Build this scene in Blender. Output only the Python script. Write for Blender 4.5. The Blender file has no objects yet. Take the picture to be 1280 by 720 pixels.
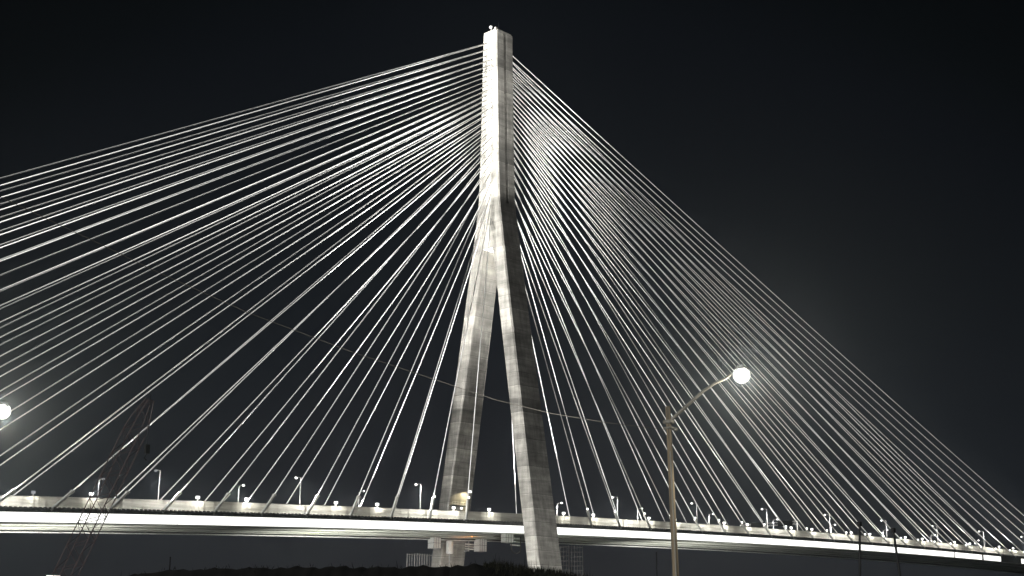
import bpy, bmesh, math, random
from mathutils import Vector, Matrix, Euler
rnd = random.Random(7)
sc = bpy.context.scene
col = sc.collection
PI = math.pi

# ------------------------------------------------------------------ camera
CAM = Vector((-332.99, -340.94, 4.12))
YAW, PITCH, ROLL, FPX = -0.78526, 0.2573, 0.00455, 1745.99
Fv = Vector((-math.sin(YAW)*math.cos(PITCH), math.cos(YAW)*math.cos(PITCH), math.sin(PITCH)))
R0 = Vector((math.cos(YAW), math.sin(YAW), 0)); U0 = R0.cross(Fv)
Rv = math.cos(ROLL)*R0 + math.sin(ROLL)*U0
Uv = math.cos(ROLL)*U0 - math.sin(ROLL)*R0
cd = bpy.data.cameras.new('camera'); co = bpy.data.objects.new('camera', cd); col.objects.link(co)
m = Matrix((Rv, Uv, -Fv)).transposed().to_4x4(); m.translation = CAM
co.matrix_world = m
cd.sensor_width = 36; cd.lens = FPX*36/1280; cd.clip_start = .5; cd.clip_end = 12000
sc.camera = co

def ray(px, py):
    return Fv + Rv*((px-640)/FPX) - Uv*((py-360)/FPX)
def at(px, py, dist):
    "point at a horizontal distance from the camera along a line of sight (site survey)"
    r = ray(px, py); return CAM + r*(dist/math.hypot(r.x, r.y))

# ------------------------------------------------------------------ helpers
class MB:
    def __init__(s): s.v = []; s.f = []
    def quadstrip(s, rings, close=True, caps=(True, True)):
        b = len(s.v); n = len(rings[0])
        for r in rings: s.v += [tuple(p) for p in r]
        for i in range(len(rings)-1):
            for j in range(n if close else n-1):
                a = b+i*n+j; c = b+i*n+(j+1) % n
                s.f.append((a, c, c+n, a+n))
        if close and caps[0]: s.f.append(tuple(b+j for j in range(n))[::-1])
        if close and caps[1]: s.f.append(tuple(b+(len(rings)-1)*n+j for j in range(n)))
        return s
    def box(s, c, sz, M=None):
        x, y, z = (k/2 for k in sz); c = Vector(c); P = []
        for dz in (-z, z):
            P.append([c+(M @ Vector(q) if M else Vector(q)) for q in ((-x, -y, dz), (x, -y, dz), (x, y, dz), (-x, y, dz))])
        return s.quadstrip(P)
    def tube(s, pts, r, n=8, caps=True):
        pts = [Vector(p) for p in pts]; rings = []
        rs = r if isinstance(r, (list, tuple)) else [r]*len(pts)
        for i, p in enumerate(pts):
            t = (pts[min(i+1, len(pts)-1)]-pts[max(i-1, 0)]).normalized()
            up = Vector((0, 0, 1)) if abs(t.z) < .95 else Vector((1, 0, 0))
            a = t.cross(up).normalized(); b = t.cross(a)
            rings.append([p+(a*math.cos(2*PI*k/n)+b*math.sin(2*PI*k/n))*rs[i] for k in range(n)])
        return s.quadstrip(rings, True, (caps, caps))
    def ball(s, c, r, sc_=(1, 1, 1), n=12, k=7):
        c = Vector(c); rings = []
        for i in range(k+1):
            th = PI*(.03+.94*i/k); 
            rings.append([c+Vector((r*sc_[0]*math.sin(th)*math.cos(2*PI*j/n), r*sc_[1]*math.sin(th)*math.sin(2*PI*j/n), -r*sc_[2]*math.cos(th))) for j in range(n)])
        return s.quadstrip(rings)
    def mesh(s, name, mat, smooth=False):
        me = bpy.data.meshes.new(name); me.from_pydata(s.v, [], s.f); me.update()
        bm = bmesh.new(); bm.from_mesh(me); bmesh.ops.recalc_face_normals(bm, faces=bm.faces); bm.to_mesh(me); bm.free()
        me.materials.append(mat)
        if smooth:
            for p in me.polygons: p.use_smooth = True
        return me
    def build(s, name, mat, parent=None, smooth=False):
        return put(name, s.mesh(name, mat, smooth), parent)
def put(name, data, parent=None, loc=None):
    o = bpy.data.objects.new(name, data); col.objects.link(o)
    if parent: o.parent = parent
    if loc is not None: o.location = loc
    return o
def tag(o, label=None, cat=None, group=None, kind=None):
    if label: o['label'] = label
    if cat: o['category'] = cat
    if group: o['group'] = group
    if kind: o['kind'] = kind
    return o
def empty(name, loc=(0, 0, 0), rz=0):
    o = put(name, None); o.location = loc; o.rotation_euler = (0, 0, rz); o.empty_display_size = .5; return o
def copy_tree(o, parent=None):
    c = o.copy(); col.objects.link(c); c.parent = parent
    for ch in list(o.children): copy_tree(ch, c)
    return c

# ------------------------------------------------------------------ materials
def mat(name, base=(.5, .5, .5), rough=.6, metal=0):
    M = bpy.data.materials.new(name); M.use_nodes = True
    b = M.node_tree.nodes['Principled BSDF']
    b.inputs['Base Color'].default_value = (*base, 1); b.inputs['Roughness'].default_value = rough; b.inputs['Metallic'].default_value = metal
    return M
def noisy(name, c0, c1, scale=1., rough=.7, metal=0, stretch=(1, 1, 1), bump=0, detail=6, lo=.35, hi=.65):
    M = mat(name, c0, rough, metal); nt = M.node_tree; N = nt.nodes; L = nt.links; b = N['Principled BSDF']
    tc = N.new('ShaderNodeTexCoord'); mp = N.new('ShaderNodeMapping'); mp.inputs['Scale'].default_value = stretch
    L.new(tc.outputs['Object'], mp.inputs[0])
    t = N.new('ShaderNodeTexNoise'); t.inputs['Scale'].default_value = scale; t.inputs['Detail'].default_value = detail
    L.new(mp.outputs[0], t.inputs['Vector'])
    r = N.new('ShaderNodeValToRGB'); r.color_ramp.elements[0].position = lo; r.color_ramp.elements[1].position = hi
    r.color_ramp.elements[0].color = (*c0, 1); r.color_ramp.elements[1].color = (*c1, 1)
    L.new(t.outputs['Fac'], r.inputs[0]); L.new(r.outputs[0], b.inputs['Base Color'])
    if bump:
        bp = N.new('ShaderNodeBump'); bp.inputs['Strength'].default_value = bump; L.new(t.outputs['Fac'], bp.inputs['Height']); L.new(bp.outputs[0], b.inputs['Normal'])
    return M
def glow(name, c, s):
    M = bpy.data.materials.new(name); M.use_nodes = True; nt = M.node_tree
    nt.nodes.remove(nt.nodes['Principled BSDF'])
    e = nt.nodes.new('ShaderNodeEmission'); e.inputs[0].default_value = (*c, 1); e.inputs[1].default_value = s
    nt.links.new(e.outputs[0], nt.nodes['Material Output'].inputs[0])
    M.cycles.emission_sampling = 'NONE'
    return M

def concrete():
    M = mat('cast_concrete', (.42, .41, .38), .8); nt = M.node_tree; N = nt.nodes; L = nt.links; b = N['Principled BSDF']
    tc = N.new('ShaderNodeTexCoord'); sp = N.new('ShaderNodeSeparateXYZ'); L.new(tc.outputs['Object'], sp.inputs[0])
    def math_(op, a, bb=None):
        n = N.new('ShaderNodeMath'); n.operation = op
        for i, q in enumerate((a, bb)):
            if q is None: continue
            if isinstance(q, (int, float)): n.inputs[i].default_value = q
            else: L.new(q, n.inputs[i])
        return n.outputs[0]
    zz = math_('DIVIDE', sp.outputs['Z'], 4.6)
    fl = math_('FLOOR', zz); fr = math_('FRACT', zz)
    wn = N.new('ShaderNodeTexWhiteNoise'); wn.noise_dimensions = '1D'; L.new(fl, wn.inputs['W'])
    lift = math_('ADD', math_('MULTIPLY', wn.outputs['Value'], .36), .80)
    def noise(scale, st, det=5):
        mp = N.new('ShaderNodeMapping'); mp.inputs['Scale'].default_value = st; L.new(tc.outputs['Object'], mp.inputs[0])
        t = N.new('ShaderNodeTexNoise'); t.inputs['Scale'].default_value = scale; t.inputs['Detail'].default_value = det
        L.new(mp.outputs[0], t.inputs['Vector']); return t.outputs['Fac']
    big = math_('ADD', math_('MULTIPLY', noise(.12, (1, 1, 1.6)), 1.5), .25)
    streak = math_('ADD', math_('MULTIPLY', noise(.9, (1, 1, .12)), 1.0), .5)
    rows = math_('ADD', math_('MULTIPLY', noise(1.0, (.12, .12, .9), 3), .9), .55)
    fine = math_('ADD', math_('MULTIPLY', noise(3., (1, 1, 1)), .3), .85)
    # formwork joints: a thin pale lip with a darker line under it at each lift
    jd = math_('SUBTRACT', 1, math_('MULTIPLY', math_('LESS_THAN', fr, .05), .28))
    jl = math_('ADD', 1, math_('MULTIPLY', math_('GREATER_THAN', fr, .955), .22))
    fac = big
    for q in (lift, streak, rows, fine, jd, jl): fac = math_('MULTIPLY', fac, q)
    fac = math_('MULTIPLY', math_('POWER', fac, 1.3), .97)
    mx = N.new('ShaderNodeMix'); mx.data_type = 'RGBA'; mx.blend_type = 'MULTIPLY'; mx.inputs[0].default_value = 1
    mx.inputs[6].default_value = (.265, .255, .232, 1)
    cb = N.new('ShaderNodeCombineColor')
    for i in range(3): L.new(fac, cb.inputs[i])
    L.new(cb.outputs[0], mx.inputs[7]); L.new(mx.outputs[2], b.inputs['Base Color'])
    bp = N.new('ShaderNodeBump'); bp.inputs['Strength'].default_value = .35; bp.inputs['Distance'].default_value = .06
    L.new(math_('MULTIPLY', fac, 1), bp.inputs['Height']); L.new(bp.outputs[0], b.inputs['Normal'])
    return M
CONC = concrete()
CABLE = noisy('white_cable_sheath', (.84, .84, .83), (.90, .90, .885), .35, .45)
SLEEVE = noisy('galvanised_sleeve', (.34, .34, .32), (.46, .46, .44), .8, .5, .3)
STEEL = noisy('painted_steel', (.30, .31, .31), (.40, .41, .40), 1.2, .45, .2)
GALV = noisy('galvanised_pole', (.5, .5, .49), (.62, .62, .6), 2., .45, .4)
SOFF = noisy('weathered_soffit', (.30, .31, .27), (.46, .47, .42), .15, .5, 0, (.35, 1, 1), .1)
GIRD = noisy('girder_steel', (.05, .052, .05), (.11, .11, .105), .8, .6)
ASPH = noisy('asphalt', (.04, .04, .04), (.06, .06, .058), 3, .85)
DARK = noisy('dark_metal', (.004, .004, .0045), (.009, .009, .009), 3, .6)
WOOD = noisy('weathered_timber', (.036, .027, .0155), (.088, .067, .039), 2.2, .85, 0, (6, 6, .35), .3)
RED = noisy('dull_red_boom_paint', (.017, .007, .0065), (.028, .011, .010), .8, .6)
ARMM = noisy('dull_bracket_metal', (.07, .066, .055), (.11, .102, .085), 2., .6, .2)
SCAF = noisy('scaffold_tube', (.2, .2, .195), (.3, .3, .29), 2., .5, .2)
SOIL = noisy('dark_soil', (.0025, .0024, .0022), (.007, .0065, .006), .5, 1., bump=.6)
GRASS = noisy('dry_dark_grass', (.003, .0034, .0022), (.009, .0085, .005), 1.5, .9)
MESHW = noisy('pale_mesh_panel', (.5, .5, .48), (.66, .66, .63), 2.5, .6, .0)
LED = glow('fascia_lamp', (1, 1, .955), 1.7)
LAMPW = glow('white_lamp_lens', (1, .985, .94), 3.)
LAMPS = glow('street_lamp_lens', (1, .985, .93), 1.7)
LAMPD = glow('faint_lamp_lens', (.9, .93, 1), .35)
AMBER = glow('added_amber_lens', (1, .36, .1), 2.5)
GREENY = glow('added_yellow_green_lens', (.75, 1, .3), 2.0)

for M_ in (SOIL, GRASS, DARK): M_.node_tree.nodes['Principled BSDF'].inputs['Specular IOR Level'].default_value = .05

def screen_mat():
    M = bpy.data.materials.new('translucent_screen'); M.use_nodes = True; nt = M.node_tree; N = nt.nodes; L = nt.links
    N.remove(N['Principled BSDF'])
    tc = N.new('ShaderNodeTexCoord'); mp = N.new('ShaderNodeMapping'); mp.inputs['Scale'].default_value = (.12, 1, 1.6); L.new(tc.outputs['Object'], mp.inputs[0])
    t = N.new('ShaderNodeTexNoise'); t.inputs['Scale'].default_value = 1.; t.inputs['Detail'].default_value = 6; L.new(mp.outputs[0], t.inputs['Vector'])
    r = N.new('ShaderNodeValToRGB'); r.color_ramp.elements[0].position = .3; r.color_ramp.elements[1].position = .7
    r.color_ramp.elements[0].color = (.46, .45, .40, 1); r.color_ramp.elements[1].color = (.72, .71, .66, 1); L.new(t.outputs['Fac'], r.inputs[0])
    d = N.new('ShaderNodeBsdfDiffuse'); tr = N.new('ShaderNodeBsdfTranslucent'); tp = N.new('ShaderNodeBsdfTransparent')
    L.new(r.outputs[0], d.inputs[0]); L.new(r.outputs[0], tr.inputs[0])
    m1 = N.new('ShaderNodeMixShader'); m1.inputs[0].default_value = .6; L.new(d.outputs[0], m1.inputs[1]); L.new(tr.outputs[0], m1.inputs[2])
    m2 = N.new('ShaderNodeMixShader'); m2.inputs[0].default_value = .22; L.new(m1.outputs[0], m2.inputs[1]); L.new(tp.outputs[0], m2.inputs[2])
    L.new(m2.outputs[0], N['Material Output'].inputs[0]); return M
SCREEN = screen_mat()

# ------------------------------------------------------------------ world: night sky with a faint town glow low down
w = bpy.data.worlds.new('World'); sc.world = w; w.use_nodes = True
nt = w.node_tree; bg = nt.nodes['Background']
tc = nt.nodes.new('ShaderNodeTexCoord'); sx = nt.nodes.new('ShaderNodeSeparateXYZ'); nt.links.new(tc.outputs['Generated'], sx.inputs[0])
rp = nt.nodes.new('ShaderNodeValToRGB'); nt.links.new(sx.outputs['Z'], rp.inputs[0])
e = rp.color_ramp.elements
e[0].position = 0; e[0].color = (.0185, .0183, .0212, 1)
e[1].position = .85; e[1].color = (.0005, .0007, .0009, 1)
for p_, c_ in ((.06, (.0165, .0168, .0194)), (.14, (.0118, .0128, .0155)), (.232, (.0074, .0090, .0118)), (.342, (.0050, .0062, .0082)), (.444, (.0031, .0040, .0058)), (.50, (.0018, .0026, .0034)), (.585, (.0010, .0014, .0019))):
    q = e.new(p_); q.color = (*c_, 1)
def wmath(op, a, bb):
    n = nt.nodes.new('ShaderNodeMath'); n.operation = op
    for i, q in enumerate((a, bb)):
        if isinstance(q, (int, float)): n.inputs[i].default_value = q
        else: nt.links.new(q, n.inputs[i])
    return n.outputs[0]
# the glow of the town lies behind the bridge, to the north east
hx = wmath('MULTIPLY', wmath('ADD', sx.outputs['X'], sx.outputs['Y']), .7071)
zz_ = wmath('MULTIPLY', wmath('MULTIPLY', sx.outputs['Z'], sx.outputs['Z']), .5)
off = wmath('SUBTRACT', wmath('SUBTRACT', 1.0, zz_), hx)
nt.links.new(wmath('ADD', sx.outputs['Z'], wmath('MULTIPLY', off, 2.0)), rp.inputs[0])
nt.links.new(rp.outputs[0], bg.inputs[0]); bg.inputs[1].default_value = 1.0
sc.view_settings.view_transform = 'Standard'; sc.view_settings.look = 'None'; sc.view_settings.exposure = 0; sc.view_settings.gamma = 1

# ------------------------------------------------------------------ ground
g = MB(); n = 24; S = 900
for i in range(n+1):
    for j in range(n+1): g.v.append((100-S+2*S*i/n, 200-S+2*S*j/n, 0))
for i in range(n):
    for j in range(n): a = i*(n+1)+j; g.f.append((a, a+n+1, a+n+2, a+1))
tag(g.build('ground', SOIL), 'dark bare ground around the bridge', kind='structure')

# ------------------------------------------------------------------ the bridge
def zdeck(x):
    z = 46+.03758*x-5e-5*x*x
    return z+.057*(x+200) if x < -200 else z
HW = 18.5
def xs_left(s):
    if s <= 13: return -15.43*s
    return -(13*15.43+(s-13)*12.143-.049*(s-13)*(s-28)+(3.5 if s < 18 else 1.5))
def ztop(s):
    u = (s-2)/26; return 154.2+67.63*u+32.13*u*(1-u)+31.57*u*(1-u)*(1-2*u)

bridge = empty('cable_stayed_bridge', (0, 0, 0))
tag(bridge, 'floodlit white cable stayed bridge with one inverted Y concrete pylon', 'bridge')

XR = [x for x in range(-470, 661, 10)]
def loft(name, prof, material, x0=-470, x1=660, parent=bridge, step=10):
    mb = MB(); xs = []; x = x0
    while x < x1-1e-6: xs.append(x); x += step
    xs.append(x1)
    mb.quadstrip([[(x, y, zdeck(x)+z) for y, z in prof] for x in xs])
    return mb.build(name, material, parent)
loft('deck_slab', [(-18.4, -.55), (18.4, -.55), (18.4, 0), (-18.4, 0)], ASPH)
for s in (-1, 1):
    loft('edge_girder', [(s*18.6, -3.3), (s*17.5, -3.3), (s*17.5, -.553), (s*18.6, -.553)], GIRD)
# underside: troughs between cross beams, one soffit surface
loft('soffit', [(-17.49, -2.85), (17.49, -2.85), (17.49, -2.6), (-17.49, -2.6)], SOFF)
for y in (-9.5, 0, 9.5): loft('stringer', [(y-.25, -3.2), (y+.25, -3.2), (y+.25, -2.853), (y-.25, -2.853)], SOFF)
loft('lower_flange', [(17.0, -3.55), (18.6, -3.55), (18.6, -3.303), (17.0, -3.303)], MESHW)
loft('lower_flange', [(-18.6, -3.55), (-17.0, -3.55), (-17.0, -3.303), (-18.6, -3.303)], SOFF)
# kerb band above the fascia lamps, with its row of brackets
kb = MB()
xs = list(range(-470, 661, 10))
kb.quadstrip([[(x, y, zdeck(x)+z) for y, z in ((-18.92, -.8), (-18.41, -.8), (-18.41, .35), (-18.92, .12))] for x in xs])
x = -260
while x < 440:
    kb.box((x, -18.95, zdeck(x)+.22), (.55, .5, .45)); x += 1.25
kb.build('kerb', GIRD, bridge)
loft('kerb', [(18.41, -.8), (18.92, -.8), (18.92, .3), (18.41, .3)], GIRD)
# fascia lamps
edges = [-470, -428, -386, -344, -302, -260, -218, -176, -134, -92, -50, -13, 12, 57, 102, 147, 192, 237, 282, 310.5, 330, 351, 420, 500, 580, 655]
for i in range(len(edges)-1):
    a, b = edges[i], edges[i+1]
    if a == 330: continue
    gp = .9 if a in (310.5, 282) else .05
    mb = MB(); k = max(2, int((b-a)/10)+1)
    xx = [a+gp+(b-a-2*gp)*j/(k-1) for j in range(k)]
    mb.quadstrip([[(x, y, zdeck(x)+z) for y, z in ((-18.70, -3.22), (-18.603, -3.22), (-18.603, -.86), (-18.70, -.86))] for x in xx])
    mb.build('fascia_lamp', LED, bridge)
# screen along both edges
def screen(y):
    mb = MB(); mb.quadstrip([[(x, yy, zdeck(x)+z) for yy, z in ((y-.03, .36), (y+.03, .36), (y+.03, 3.0), (y-.03, 3.0))] for x in xs])
    o = mb.build('wind_screen', SCREEN, bridge)
    ps = MB(); x = -300
    while x < 460:
        ps.box((x, y+.14, zdeck(x)+1.55), (.10, .12, 3.05)); x += 3.0
    ps.quadstrip([[(x, yy, zdeck(x)+z) for yy, z in ((y-.07, 3.003), (y+.07, 3.003), (y+.07, 3.10), (y-.07, 3.10))] for x in xs])
    ps.quadstrip([[(x, yy, zdeck(x)+z) for yy, z in ((y+.04, 1.4), (y+.1, 1.4), (y+.1, 1.48), (y+.04, 1.48))] for x in xs])
    ps.build('screen_frame', GALV, o)
screen(-18.2); 
loft('parapet', [(17.9, 0), (18.3, 0), (18.3, 1.3), (17.9, 1.3)], MESHW)
loft('road_barrier', [(-15.2, .003), (-14.6, .003), (-14.75, 1.05), (-15.05, 1.05)], MESHW)

# pylon
def oy(z):
    a = 3.47+(226.03-z)*.0259; b = 5.17+(160.36-z)*.1635
    return (a+b+math.sqrt((a-b)**2+.35))/2
def wx(z):
    return 4.41-(226.03-z)*.0031 if z > 160 else 4.205+(160.36-z)*.01156
def iy(z): return 26.456-.1687*z
sh = MB(); rings = []
for z in [143, 147, 151, 155, 158, 159.6, 160.2, 163, 166, 170, 176, 184, 194, 205, 216, 224.6, 226.0]:
    X, Y = wx(z), oy(z); ch = .45; gw = .7; gd = 1.5 if z > 160 else .01
    r = []
    for sy in (-1, 1):
        half = [(-X, sy*(Y-ch)), (-X+ch, sy*Y), (-gw, sy*Y), (-gw, sy*(Y-gd)), (gw, sy*(Y-gd)), (gw, sy*Y), (X-ch, sy*Y), (X, sy*(Y-ch))]
        r += half if sy < 0 else half[::-1]
    rings.append([(a, b, z) for a, b in r])
sh.quadstrip(rings)
pylon = sh.build('pylon', CONC, bridge)
for sy in (-1, 1):
    lg = MB(); rings = []
    for z in [-.5, 10, 24, 38, 52, 66, 80, 95, 110, 125, 135, 142.995]:
        X = wx(z); a = iy(z); b = oy(z); ch = .5; p = .01
        r = [(-X, a+ch*.6), (-X+ch, a), (X-ch, a), (X, a+ch*.6), (X, b-ch), (X-ch, b), (-X+ch, b), (-X, b-ch)]
        rings.append([(q[0], sy*q[1], z) for q in r])
    lg.quadstrip(rings, True, (True, False)).build('pylon_leg', CONC, pylon)
# parapet and fittings on the crown of the pylon
pc = MB()
pc.box((-3.95, .1, 226.3), (.7, 5.9, .6)); pc.box((-3.9, -2.75, 226.95), (.8, .7, .7)); pc.box((3.9, 0, 226.35), (.8, 5.4, .7)); pc.box((0, -3.0, 226.3), (6.9, .7, .6)); pc.box((0, 3.0, 226.3), (6.9, .7, .6))
pc.build('crown', CONC, pylon)
MB().tube([(-1, -1.2, 226), (-1, -1.2, 231)], [.12, .06]).build('lightning_rod', DARK, pylon)
al = MB(); al.tube([(-3, .6, 226), (-3, .6, 228.2)], .12); al.ball((-3, .6, 228.7), .75, (1, 1, .9)); al.build('beacon', GALV, pylon)

# stay cables, four fans of 27
def cable(side, s, sy):
    if side > 0: xd = 15*s-(1.6 if s <= 3 and sy < 0 else 0)
    else: xd = xs_left(s)
    A = Vector((xd, sy*18.75, zdeck(xd)-.3)); zt = ztop(s)-(1.4*((s-2)/26)**1.5 if side > 0 else 0)
    Y = oy(zt); B = Vector((side*(wx(zt)-.05), sy*1.24, zt))
    d = (B-A); Ln = d.length; d.normalize()
    q = Vector((0, 0, 1)); sag = (1.9 if side > 0 else .5)*(Ln/440)**2
    pts = [A+d*(1+(Ln-1)*t)-q*sag*4*t*(1-t) for t in [k/12 for k in range(13)]]
    r = .152 if s < 12 else .168
    c = MB().tube(pts, r, 12).build('stay_cable', CABLE, bridge, True)
    sl = 7.2 if side < 0 else 5.4
    MB().tube([A, A+d*sl, A+d*(sl+.02), A+d*(sl+.5)], [.40, .40, .52, .52], 10).build('anchor_sleeve', SLEEVE, c)
    if sy < 0 and (side > 0 or s <= 4):
        p = A+d*(sl+.2)+Vector((-.1 if side > 0 else .5, -.0, .75))
        lm = MB().box(p, (.5, .5, .62)); lm.build('cable_lamp', LAMPW if side > 0 or s < 4 else GALV, c)
    elif sy < 0:
        p = A+d*(sl+.2)+Vector((.5, 0, .25)); MB().box(p, (.55, .5, .5)).build('clamp', GALV, c)
    return A, B
for side in (-1, 1):
    for s in range(2, 29):
        for sy in (-1, 1): cable(side, s, sy)

# ------------------------------------------------------------------ fill sun added to light the cables evenly, low along the deck
sl = bpy.data.lights.new('cable_fill_sun', 'SUN'); sl.energy = 5.0; sl.angle = math.radians(.5); sl.color = (1, .985, .95)
so = bpy.data.objects.new('cable_fill_sun', sl); col.objects.link(so); so.location = (-400, 0, 300)
so.rotation_euler = Vector((1, .045, -.09)).to_track_quat('-Z', 'Y').to_euler()
# ------------------------------------------------------------------ lights helper
def light(kind, name, loc, power, color=(1, 1, 1), parent=None, target=None, cone=40, blend=1, radius=.3):
    l = bpy.data.lights.new(name, kind); l.energy = power; l.color = color; l.shadow_soft_size = radius
    if kind == 'SPOT': l.spot_size = math.radians(cone); l.spot_blend = blend
    o = bpy.data.objects.new(name, l); col.objects.link(o); o.location = loc
    if target is not None:
        o.rotation_euler = (Vector(target)-Vector(loc)).to_track_quat('-Z', 'Y').to_euler()
    if parent:
        o.parent = parent; o.matrix_parent_inverse = Matrix.Translation(-Vector(parent.location))
    return o
WARM = (1, .95, .84); NEUT = (1, .985, .94)
ORD = ['', 'first', 'second', 'third', 'fourth', 'fifth', 'sixth', 'seventh', 'eighth', 'ninth', 'tenth', 'eleventh', 'twelfth', 'thirteenth', 'fourteenth', 'fifteenth', 'sixteenth', 'seventeenth', 'eighteenth', 'nineteenth', 'twentieth']

# short floodlights that wash the cables, near and far edge
def flood_meshes(lit):
    p = MB().tube([(0, 0, 0), (0, 0, 3.7)], .09).mesh('pole', GALV)
    h = MB().box((0, 0, 4.05), (.85, .65, .66)).box((0, 0, 3.69), (.3, .3, .12)).mesh('lamp_head', lit)
    return p, h
FLm = {True: flood_meshes(LAMPW), False: flood_meshes(LAMPD)}
FLOODP = 330000
def flood(side, s, sy, idx):
    x = (15*s+.4) if side > 0 else (-15.43*s-4.2 if s <= 13 else xs_left(s)-3)
    lit = not (side < 0 and s >= 11)
    y = sy*17.6
    o = empty('floodlight', (x, y, zdeck(x)+.003))
    tag(o, f"short white cable floodlight on the {'near' if sy<0 else 'far'} edge of the deck, {ORD[idx]} {'left' if side<0 else 'right'} of the pylon", 'floodlight', 'floodlights along the bridge deck')
    put('pole', FLm[lit][0], o); put('lamp_head', FLm[lit][1], o)
    ss = max(s, 2)
    tz = ztop(min(ss+1, 28))
    gain = .12
    aim = (0, sy*1.24, tz) if s > 14 else (side*min(6*s, 40), sy*1.24, 185+1.2*s)
    cone = 40
    if sy < 0 and s in (7, 8, 10, 11): gain, aim, cone = (2.6 if side < 0 else 1.1), (0, -3, 208), 26
    light('SPOT', 'flood_beam', (x, y, zdeck(x)+4.6), FLOODP*gain, NEUT, o, aim, cone, 1, .4)
    if sy < 0: light('POINT', 'flood_spill', (x, y+.7, zdeck(x)+3.3), 2400 if lit else 800, (1, .97, .88), o, radius=.25)
for side in (-1, 1):
    for sy in (-1, 1):
        k = 0
        for s in range(1, 27):
            if s % 3 == 0: continue
            if side > 0 and s == 2 and sy > 0: continue
            k += 1
            if side < 0 and s > 20 : continue
            flood(side, s, sy, k)

# added low floodlights, out of sight on the roadway, to brighten pylon and cable heads
def pylon_flood(x, y, gain, aim, cone, idx):
    o = empty('added_pylon_floodlight', (x, y, zdeck(x)+.003))
    tag(o, f"added unseen roadway floodlight aimed at the pylon, {ORD[idx]} {'left' if x<0 else 'right'} of it, {'near' if y<0 else 'far'} row", 'floodlight', 'added floodlights around the pylon')
    MB().box((0, 0, .1), (.9, .9, .2)).box((0, 0, .45), (.16, .8, .7)).build('bracket', DARK, o)
    MB().box((0, 0, .95), (.7, .6, .5)).build('lamp_head', LAMPW, o)
    light('SPOT', 'pylon_beam', (x, y, zdeck(x)+1.5), 600000*gain, NEUT, o, aim, cone, 1, .4)
for side in (-1, 1):
    for sy in (-1, 1):
        for i, (dx, g_, ax, az, cone) in enumerate(((26, 1.0, 4, 196, 42), (48, 1.7, 2, 182, 40), (72, 2.4, 30, 206, 34), (385, 10., 4, 204, 11), (415, 11, 12, 198, 12), (445, 11, 26, 192, 13))):
            if side > 0 and i > 2: dx += 15
            pylon_flood(side*dx, sy*(12 if i < 2 else 4 if i == 2 else 7), g_*(1.5 if sy > 0 else (.4 if i < 2 else .9))*(1 if side < 0 else (.8 if i < 2 else .16 if i == 2 else .25)), (side*ax, sy*2, az), cone, i+1)

# tall street lamps on the deck, every third cable
def tall_meshes(lit):
    p = MB().tube([(0, 0, 0), (0, 0, 11.0)], [.16, .09]).mesh('pole', GALV)
    a = MB().tube([(0, 0, 10.7), (0, .7, 11.1), (0, 1.9, 11.2)], [.09, .07, .06]).mesh('arm', GALV)
    h = MB().box((0, 2.2, 11.2), (.45, .95, .22)).mesh('lamp_housing', GALV)
    b = MB().ball((0, 2.25, 11.08), .42, (1, 1.1, .8)).mesh('lamp_lens', lit)
    return p, a, h, b
TLm = {True: tall_meshes(LAMPW), False: tall_meshes(LAMPD)}
def tall(side, k, sy):
    if sy < 0: x = side*45.6*k + (0 if side > 0 else -1.5)
    else: x = side*46.2*k + (1.5 if side > 0 else 0)
    o = empty('street_lamp', (x, sy*15.6, zdeck(x)+.003), 0 if sy < 0 else PI)
    lit = not (side < 0 and (k == 3 or (k == 1 and sy > 0)))
    tag(o, f"tall {'lit' if lit else 'unlit'} street lamp on the {'near' if sy<0 else 'far'} side of the deck, {ORD[k]} {'left' if side<0 else 'right'} of the pylon", 'street lamp', 'tall street lamps along the bridge deck')
    for nm, me in zip(('pole', 'arm', 'lamp_housing', 'lamp_lens'), TLm[lit]): put(nm, me, o)
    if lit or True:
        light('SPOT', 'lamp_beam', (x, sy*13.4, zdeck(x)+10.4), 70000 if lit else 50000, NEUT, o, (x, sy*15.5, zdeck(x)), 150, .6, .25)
for side in (-1, 1):
    for sy in (-1, 1):
        for k in range(1, (5 if side < 0 else 9)): tall(side, k, sy)

# ------------------------------------------------------------------ sign gantry over the road
gx = 160
o = empty('sign_gantry', (gx, 0, zdeck(gx)))
tag(o, 'grey sign gantry with a dark message board over the bridge roadway', 'gantry')
for y in (-14.2, 14.2): MB().tube([(0, y, 0), (0, y, 7.4)], .22).build('post', GALV, o)
bm_ = MB()
for z in (6.2, 7.4): bm_.tube([(0, -14.2, z), (0, 14.2, z)], .12)
for i in range(14): bm_.tube([(0, -14+2*i, 6.2 if i % 2 else 7.4), (0, -12+2*i, 7.4 if i % 2 else 6.2)], .07)
bm_.build('truss_beam', GALV, o)
for y in (-8.5, 5): MB().box((-.35, y, 6.8), (.3, 7, 2.2)).build('sign_panel', DARK, o)

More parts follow.
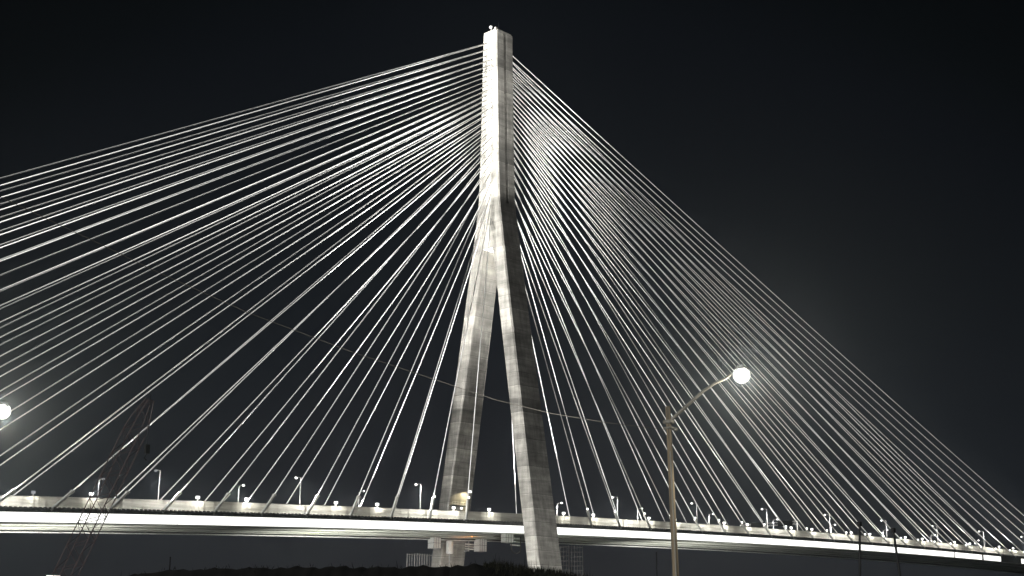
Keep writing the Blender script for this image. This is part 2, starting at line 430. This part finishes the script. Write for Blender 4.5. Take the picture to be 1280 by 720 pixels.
# ------------------------------------------------------------------ fittings at the pylon
def lattice(mb, c, sx, sy, z0, z1, nx=2, nz=6, r=.07):
    for i in range(nx+1):
        for j in (0, 1):
            x = c[0]-sx/2+sx*i/nx; y = c[1]+(-sy/2 if j == 0 else sy/2)
            mb.tube([(x, y, z0), (x, y, z1)], r, 5)
    for k in range(nz+1):
        z = z0+(z1-z0)*k/nz
        for j in (-1, 1):
            mb.tube([(c[0]-sx/2, c[1]+j*sy/2, z), (c[0]+sx/2, c[1]+j*sy/2, z)], r*.8, 5)
        for i in (-1, 1): mb.tube([(c[0]+i*sx/2, c[1]-sy/2, z), (c[0]+i*sx/2, c[1]+sy/2, z)], r*.8, 5)
    return mb
def yplane(px, py, Y):
    r = ray(px, py); t = (Y-CAM.y)/r.y; return CAM+r*t
def scaffold(px, Y, wid, dep, ztop_, label, nx, nz):
    p = yplane(px, 700, Y)
    o = empty('scaffold_tower', (p.x, Y, 0)); tag(o, label, 'scaffold')
    fr = MB()
    for i in range(nx+1):
        for j in (-1, 1): fr.tube([(-wid/2+wid*i/nx, j*dep/2, 0), (-wid/2+wid*i/nx, j*dep/2, ztop_)], .09, 5)
    fr.build('upright', SCAF, o)
    rl = MB(); 
    for k in range(1, nz+1):
        z = ztop_*k/nz-.4
        for j in (-1, 1): rl.tube([(-wid/2, j*dep/2, z), (wid/2, j*dep/2, z)], .06, 5)
        for j in (-1, 1): rl.tube([(j*wid/2, -dep/2, z), (j*wid/2, dep/2, z)], .06, 5)
    rl.build('ledger', SCAF, o)
    return o
scaffold(713, -12, 7.0, 5, 40.5, 'tall scaffold tower under the deck right of the near pylon leg', 5, 26)
scaffold(526, 26, 9.0, 4, 37.8, 'low bundle of upright scaffold bars left of the far pylon leg', 8, 8)
def workbox(px, py, Y, sz, label, extra=0):
    p = yplane(px, py, Y)
    o = empty('work_platform', p); tag(o, label, 'work platform')
    b = MB(); b.box((0, 0, 0), sz); b.build('mesh_panel', MESHW, o)
    f = MB(); x, y, z = (k/2+.05 for k in sz)
    for k in range(4):
        q = -x+2*x*k/3; f.tube([(q, -y, -z), (q, -y, z)], .05, 5)
    for k in range(3):
        q = -z+2*z*k/2; f.tube([(-x, -y, q), (x, -y, q)], .05, 5); f.tube([(-x, -y, q), (-x, y, q)], .05, 5)
    f.tube([(0, 0, z), (0, 0, zdeck(p.x)-1.95-p.z)], .09, 5)
    f.build('frame', DARK, o)
workbox(543, 679, 17.0, (3.2, 3, 3.6), 'white mesh work platform left of the far pylon leg under the deck')
workbox(600.5, 682, 16.5, (3.2, 3, 4.2), 'white mesh work platform right of the far pylon leg under the deck')
workbox(634, 672.5, -13.5, (3.4, 2.4, 3.0), 'white mesh work platform left of the near pylon leg under the deck')
# water tank and pipe stack on the far leg
p = yplane(562, 684, 15)
o = empty('steel_tank', p); tag(o, 'pale upright tank in front of the far pylon leg under the deck', 'tank')
MB().tube([(0, 0, -2.2), (0, 0, -2.0), (0, 0, 1.9), (0, 0, 2.1)], [1.0, 1.25, 1.25, 1.0], 16).build('shell', MESHW, o, True)
MB().tube([(0, 0, -2.2), (0, 0, -p.z)], .25).build('stand', STEEL, o)
p = yplane(587, 683, 14)
o = empty('pipe_bundle', p); tag(o, 'bundle of pale pipes lying on a bracket beside the far pylon leg', 'pipes')
for k in range(3): MB().tube([(-2, 0, -.9+.8*k), (2, 0, -.9+.8*k)], .24, 8).build('pipe', MESHW, o)
MB().box((0, .5, 0), (.3, .5, 3.4)).box((0, 1.6, -1.5), (.3, 2.2, .3)).build('bracket', STEEL, o)
# hoops of hose beside the near leg
p = yplane(645, 686, -14)
o = empty('cable_hoop', p); tag(o, 'loop of hose hanging under the deck left of the near pylon leg', 'hose')
hp = [(2.2*math.cos(t), 0, 1.6*max(math.sin(t), -1)) for t in [PI+PI*k/14 for k in range(15)]]
MB().tube([(-2.2, 0, 4)]+hp+[(2.2, 0, 4)], .16, 6).build('hose', ARMM, o)
for k in range(3): MB().tube([(-2, .6, 1.2+k*1.1), (2.6, .6, 1.2+k*1.1)], .2, 6).build('pipe', MESHW, o)

# lamp on the far leg above the deck with its cabin
zf = 46+13.4; yf = iy(zf)
o = empty('wall_floodlight', (3.3, yf-.5, zf)); tag(o, 'bright yellowish floodlight on the far pylon leg just above the deck', 'floodlight')
MB().box((0, -.25, 0), (.9, .5, .7)).build('lamp_head', LAMPW, o); MB().tube([(0, 0, -.2), (0, .9, -.5)], .1).build('bracket', DARK, o)
light('SPOT', 'wall_beam', (3.3, yf-2.2, zf+.3), 7500, (1, .86, .52), o, (-1.2, iy(52)+.5, 53), 80, .5, .3)
o = empty('access_platform', (-1.8, iy(54)-.9, 54.2)); tag(o, 'dark access platform fixed to the far pylon leg below the yellowish floodlight', 'platform')
MB().box((0, 0, 0), (6.4, 1.7, .22)).build('deck_plate', DARK, o)
rl = MB()
for k in range(6): rl.tube([(-3.1+1.24*k, -.8, .1), (-3.1+1.24*k, -.8, 1.2)], .04, 5)
rl.tube([(-3.1, -.8, 1.2), (3.1, -.8, 1.2)], .04, 5); rl.build('railing', GALV, o)
MB().box((1.6, -.2, -.75), (.7, .5, .6)).build('lamp_head', LAMPW, o)
# amber and green-yellow lamps added for the coloured light smears on the soffit
for px, mt, colr, label, pw in ((590, AMBER, (1, .38, .1), 'small orange lamp added for a light smear below the deck left of the pylon', 550), (398, GREENY, (.8, 1, .35), 'small yellow green lamp added for a light smear below the deck between two cable anchors', 500)):
    p = yplane(px, 664.5, 6)
    o = empty('added_smear_lamp', (p.x, 6, zdeck(p.x)-2.6)); tag(o, label, 'added lamp')
    MB().box((0, 0, .05), (.5, .5, .16)).build('housing', DARK, o); MB().ball((0, 0, -.22), .3).build('lamp_lens', mt, o)
    light('POINT', 'added_smear_glow', (p.x, 6, zdeck(p.x)-3.5), pw, colr, o, radius=.2)

# ------------------------------------------------------------------ work lights on the ground, two of them added in the yard
def mast(loc, h, label, aim, power, cone, colr=NEUT, lit=True):
    o = empty('work_light_mast', loc); tag(o, label, 'light mast')
    MB().box((0, 0, .6), (2.6, 1.3, 1.2)).build('trailer', DARK, o)
    MB().tube([(0, 0, 1.2), (0, 0, h)], [.12, .07]).build('mast', GALV, o)
    for k in (-1, 1): MB().box((k*.55, 0, h+.15), (.8, .5, .6)).build('lamp_head', LAMPW, o)
    light('SPOT', 'work_beam', (loc[0], loc[1], loc[2]+h+.9), power, colr, o, aim, cone, 1, .5)
    return o
mast((-46, -95, 0), 7, 'work light mast on the ground facing the near pylon leg', (0, -27, 12), 190000, 74)
mast((-120, -205, 0), 9, 'added unseen light mast in the yard far in front of the pylon', (-10, -20, 95), 48000, 90)  # added mast, stands in for faint town light on the dark leg
mast((-70, -4, 0), 7, 'work light mast on the ground left of the pylon', (-60, 5, 46), 165000, 130)
mast((-165, -4, 0), 7, 'work light mast on the ground below the back span', (-160, 5, 38), 165000, 130)
mast((-25, 0, 0), 6, 'work light mast on the ground between the pylon legs', (0, 22, 36), 26000, 60)
mast((90, -4, 0), 7, 'work light mast on the ground right of the pylon', (110, 5, 48), 170000, 125)
mast((-150, -215, 0), 8, 'added unseen light mast in the yard with its beam on the head of the pylon', (0, -3, 203), 3800000, 14)  # added mast, narrow beam brightens the side face of the pylon head
lp = at(67, 717, 215)
mast((lp.x, lp.y, 0), lp.z-.75, 'bright work light mast low at the far left by the crane', (-150, -10, 44), 9000, 90)

# ------------------------------------------------------------------ crawler crane with lattice boom
tip = at(188, 499, 255); root = at(37, 770, 262)
o = empty('crawler_crane', (root.x, root.y, 0)); tag(o, 'dark red crawler crane with a raised lattice boom in front of the deck', 'crane')
MB().box((0, 0, 3.3), (9, 5, 3.2)).box((-4, 0, 3.6), (3, 5.4, 2.4)).build('body', RED, o)
for k in (-1, 1): MB().tube([(-5, k*3.2, .9), (5, k*3.2, .9)], .9, 10).box((0, k*3.2, .9), (9, 1.3, 1.7)).build('track', DARK, o)
MB().box((3.6, -3.0, 3.6), (2.2, 1.6, 2.4)).build('cab', DARK, o)
P0 = Vector((0, 0, 3.5))+Vector((0, 0, 0)); P1 = Vector((tip.x-root.x, tip.y-root.y, tip.z))
bd = (P1-P0); BL = bd.length; bd.normalize(); ba = bd.cross(Vector((0, 0, 1))).normalized(); bb = ba.cross(bd)
bo = MB()
hw = 1.55
def bp_(t, i, j):
    f = min(1, .3+6*t, .35+6*(1-t)); return P0+bd*BL*t+ba*hw*f*i+bb*hw*f*j
nb = 22
for i in (-1, 1):
    for j in (-1, 1): bo.tube([bp_(k/nb, i, j) for k in range(nb+1)], .10, 5)
for k in range(nb):
    t0, t1 = k/nb, (k+1)/nb; q = 1 if k % 2 else -1
    for j in (-1, 1):
        bo.tube([bp_(t0, q, j), bp_(t1, -q, j)], .055, 4); bo.tube([bp_(t0, j, q), bp_(t1, j, -q)], .055, 4)
bo.build('boom', RED, o)
hl = MB(); ht = P1+bd*.8+ba*.8
hl.tube([ht, ht-Vector((0, 0, 9))], .05, 5); hl.build('hoist_line', DARK, o)
MB().box(ht-Vector((0, 0, 9.8)), (.8, .6, 1.6)).tube([ht-Vector((0, 0, 10.6)), ht-Vector((.4, 0, 11.4)), ht-Vector((0, 0, 11.8))], .12, 6).build('hook_block', DARK, o)

# ------------------------------------------------------------------ roadside lamps in the foreground
def lamp_pole(head, D, label, pole_px=None):
    "wooden pole with a davit arm; head is the lamp's image point"
    hd = at(head[0], head[1], D)
    top = hd-R0*2.14-Vector((0, 0, .92))
    base = Vector((top.x, top.y, 0))+R0*.24
    o = empty('roadside_lamp', base); tag(o, label, 'street lamp', 'roadside lamps on wooden poles')
    T = top-base
    ax = lambda z: T*(z/T.z)
    MB().tube([ax(0), ax(T.z*.5), ax(T.z)], [.112, .095, .075], 12).build('pole', WOOD, o, True)
    MB().tube([ax(0)+Vector((-.10, -.10, 0)), ax(T.z-1.3)+Vector((-.07, -.07, 0))], .022, 6).build('conduit', ARMM, o)
    h = hd-base
    a = MB(); s0 = ax(T.z-.42)+R0*.05
    pts = [s0, s0+R0*.14+Vector((0, 0, .14)), s0+R0*.95+Vector((0, 0, .86)), s0+R0*1.30+Vector((0, 0, 1.10)), s0+R0*1.62+Vector((0, 0, 1.24)), h-R0*.28+Vector((0, 0, .05))]
    a.tube(pts, [.05, .05, .045, .042, .04, .038], 8)
    a.box(ax(T.z-.45), (.23, .23, .1)); a.box(ax(T.z-.62), (.23, .23, .05)); a.build('arm', ARMM, o, True)
    br = MB(); br.tube([ax(T.z-.66)-R0*.1, ax(T.z-.66)+R0*.2], .03, 6); br.ball(ax(T.z-.66)+R0*.2, .06); br.build('insulator', ARMM, o)
    MB().box(h+Vector((0, 0, .17)), (.36, .26, .10), Matrix.Rotation(YAW, 3, 'Z')).ball(h+Vector((0, 0, .2)), .17, (1.2, .9, .6)).build('lamp_housing', ARMM, o)
    MB().ball(h, .245, (1, 1, 1), 24, 16).build('lamp_lens', LAMPS, o, True)
    hf_ = Vector((Fv.x, Fv.y, 0)).normalized()
    light('SPOT', 'lamp_beam', hd-Vector((0, 0, .32)), 2200, (1, .94, .78), o, hd-Vector((0, 0, 5))+R0*2.2-hf_*3, 150, .35, .15)
    light('SPOT', 'lamp_beam', hd-hf_*.33-Vector((0, 0, .06)), 6000, (1, .95, .82), o, hd-hf_*5-Vector((0, 0, 1.2)), 150, .4, .15)
    light('POINT', 'lamp_spill', hd-Vector((0, 0, .45)), 260, (1, .93, .76), o, radius=.15)
    return base+ax(T.z-.66)
wa = lamp_pole((927, 469), 40, 'bright street lamp on a curved arm from a wooden pole at the right')
lamp_pole((3, 514), 44, 'bright street lamp cut by the left edge of the view')
# overhead wire from the right pole to the next pole up the road
wp = [(828, 536.5, 39.9), (760, 528.5, 38.2), (690, 517, 36.4), (620, 500, 34.7), (560, 480, 33.2), (440, 440, 30.5), (310, 391, 27.6), (190, 337, 25), (125, 305, 23.7), (0, 246, 21.4), (-160, 160, 18.9)]
pts = [wa-R0*.1]+[at(*q) for q in wp]
o = MB().tube(pts, .0062, 5).build('overhead_wire', ARMM); tag(o, 'thin overhead wire running from the wooden lamp pole up to the left', 'wire')
e_ = pts[-1]
o = empty('utility_pole', (e_.x, e_.y, 0)); tag(o, 'wooden utility pole out of view that carries the overhead wire', 'utility pole')
MB().tube([(0, 0, 0), (0, 0, e_.z+.5)], [.16, .12], 12).build('pole', WOOD, o, True)
MB().box((0, 0, e_.z-.1), (1.6, .12, .14)).build('crossarm', WOOD, o)

# two dark posts at the lower right
for (px, py, bx, D, label) in ((1074.5, 654, 1075, 95, 'thin black post at the lower right, left one of two'), (1116.5, 662, 1125, 95, 'thin black leaning post at the lower right, right one of two')):
    t_ = at(px, py, D); b_ = at(bx, 720, D); d_ = (b_-t_); b0 = t_+d_*(t_.z/(t_.z-b_.z))
    o = empty('dark_post', b0); tag(o, label, 'post', 'black posts at the lower right')
    T = t_-b0
    MB().tube([(0, 0, 0), T], [.11, .075], 8).build('shaft', DARK, o)
    MB().box(T-Vector((0, 0, .05)), (.26, .2, .3)).build('cap', DARK, o)
for px, py, label in ((213, 696, 'thin dark whip mast behind the soil mound at the lower left'), (820.5, 690, 'thin dark whip mast below the deck beside the wooden lamp pole')):
    t_ = at(px, py, 150); o = empty('whip_mast', (t_.x, t_.y, 0)); tag(o, label, 'mast')
    MB().tube([(0, 0, 0), (0, 0, t_.z)], [.10, .06], 6).build('mast', DARK, o)

# ------------------------------------------------------------------ soil mound in front of the pylon foot
prof = [(60, 745), (120, 728), (157, 719), (200, 711.5), (260, 708.5), (340, 707.5), (400, 706.5), (430, 706), (470, 707.2), (520, 706), (560, 705.3), (580, 705.5), (590, 702.6), (598, 702), (607, 703.2), (620, 707), (640, 710.5), (665, 714), (690, 716.5), (712, 720), (740, 728), (790, 750)]
def prof_y(px):
    for (a, ya), (b, yb) in zip(prof, prof[1:]):
        if a <= px <= b: return ya+(yb-ya)*(px-a)/(b-a)
    return 790
D0 = 118; md = MB(); nu, nv = 180, 30
fwd = Vector((Fv.x, Fv.y, 0)).normalized()
def mound_pt(px, v):
    top = at(px, prof_y(px), D0)
    c = Vector((top.x, top.y, 0)); k = v; dd = k*26
    h = top.z*math.exp(-(k*1.55)**2)
    h += (math.sin(px*.31+v*9)+math.sin(px*.123+v*17))*.06*math.exp(-(k*1.2)**2)+rnd.uniform(-.05, .05)
    return c+fwd*dd+Vector((0, 0, max(h, -.2)-.15))
for i in range(nu+1):
    px = 30+780*i/nu
    for j in range(nv+1): md.v.append(tuple(mound_pt(px, -1.6+3.2*j/nv)))
for i in range(nu):
    for j in range(nv):
        a = i*(nv+1)+j; md.f.append((a, a+nv+1, a+nv+2, a+1))
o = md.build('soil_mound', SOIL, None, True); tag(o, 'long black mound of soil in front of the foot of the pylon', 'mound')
gr = MB()
for i in range(2600):
    px = rnd.uniform(150, 740) if rnd.random() < .10 else rnd.uniform(605, 738)
    v = rnd.gauss(0, .10); q = mound_pt(px, v)
    h = rnd.uniform(.15, .5)*(1.5 if px > 615 else .7)*(2.0 if rnd.random() < .04 else 1); a = rnd.uniform(0, PI); s_ = Vector((math.cos(a), math.sin(a), 0))*.035
    ln = Vector((rnd.gauss(0, .12), rnd.gauss(0, .12), h)); b = len(gr.v)
    gr.v += [tuple(q-s_), tuple(q+s_), tuple(q+ln*.6+s_*.6), tuple(q+ln)]; gr.f.append((b, b+1, b+2, b+3))
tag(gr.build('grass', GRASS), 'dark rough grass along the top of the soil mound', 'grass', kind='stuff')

# ------------------------------------------------------------------ thin night haze
hz = bpy.data.materials.new('haze_air'); hz.use_nodes = True; ht_ = hz.node_tree
ht_.nodes.remove(ht_.nodes['Principled BSDF'])
pv = ht_.nodes.new('ShaderNodeVolumePrincipled'); pv.inputs['Density'].default_value = 1.05e-4; pv.inputs['Anisotropy'].default_value = .88
pv.inputs['Color'].default_value = (.82, .93, 1, 1)
ht_.links.new(pv.outputs[0], ht_.nodes['Material Output'].inputs['Volume'])
tag(MB().box((100, 200, 134.5), (1816, 1816, 271)).build('haze', hz), 'thin pale night haze around the bridge', kind='stuff')
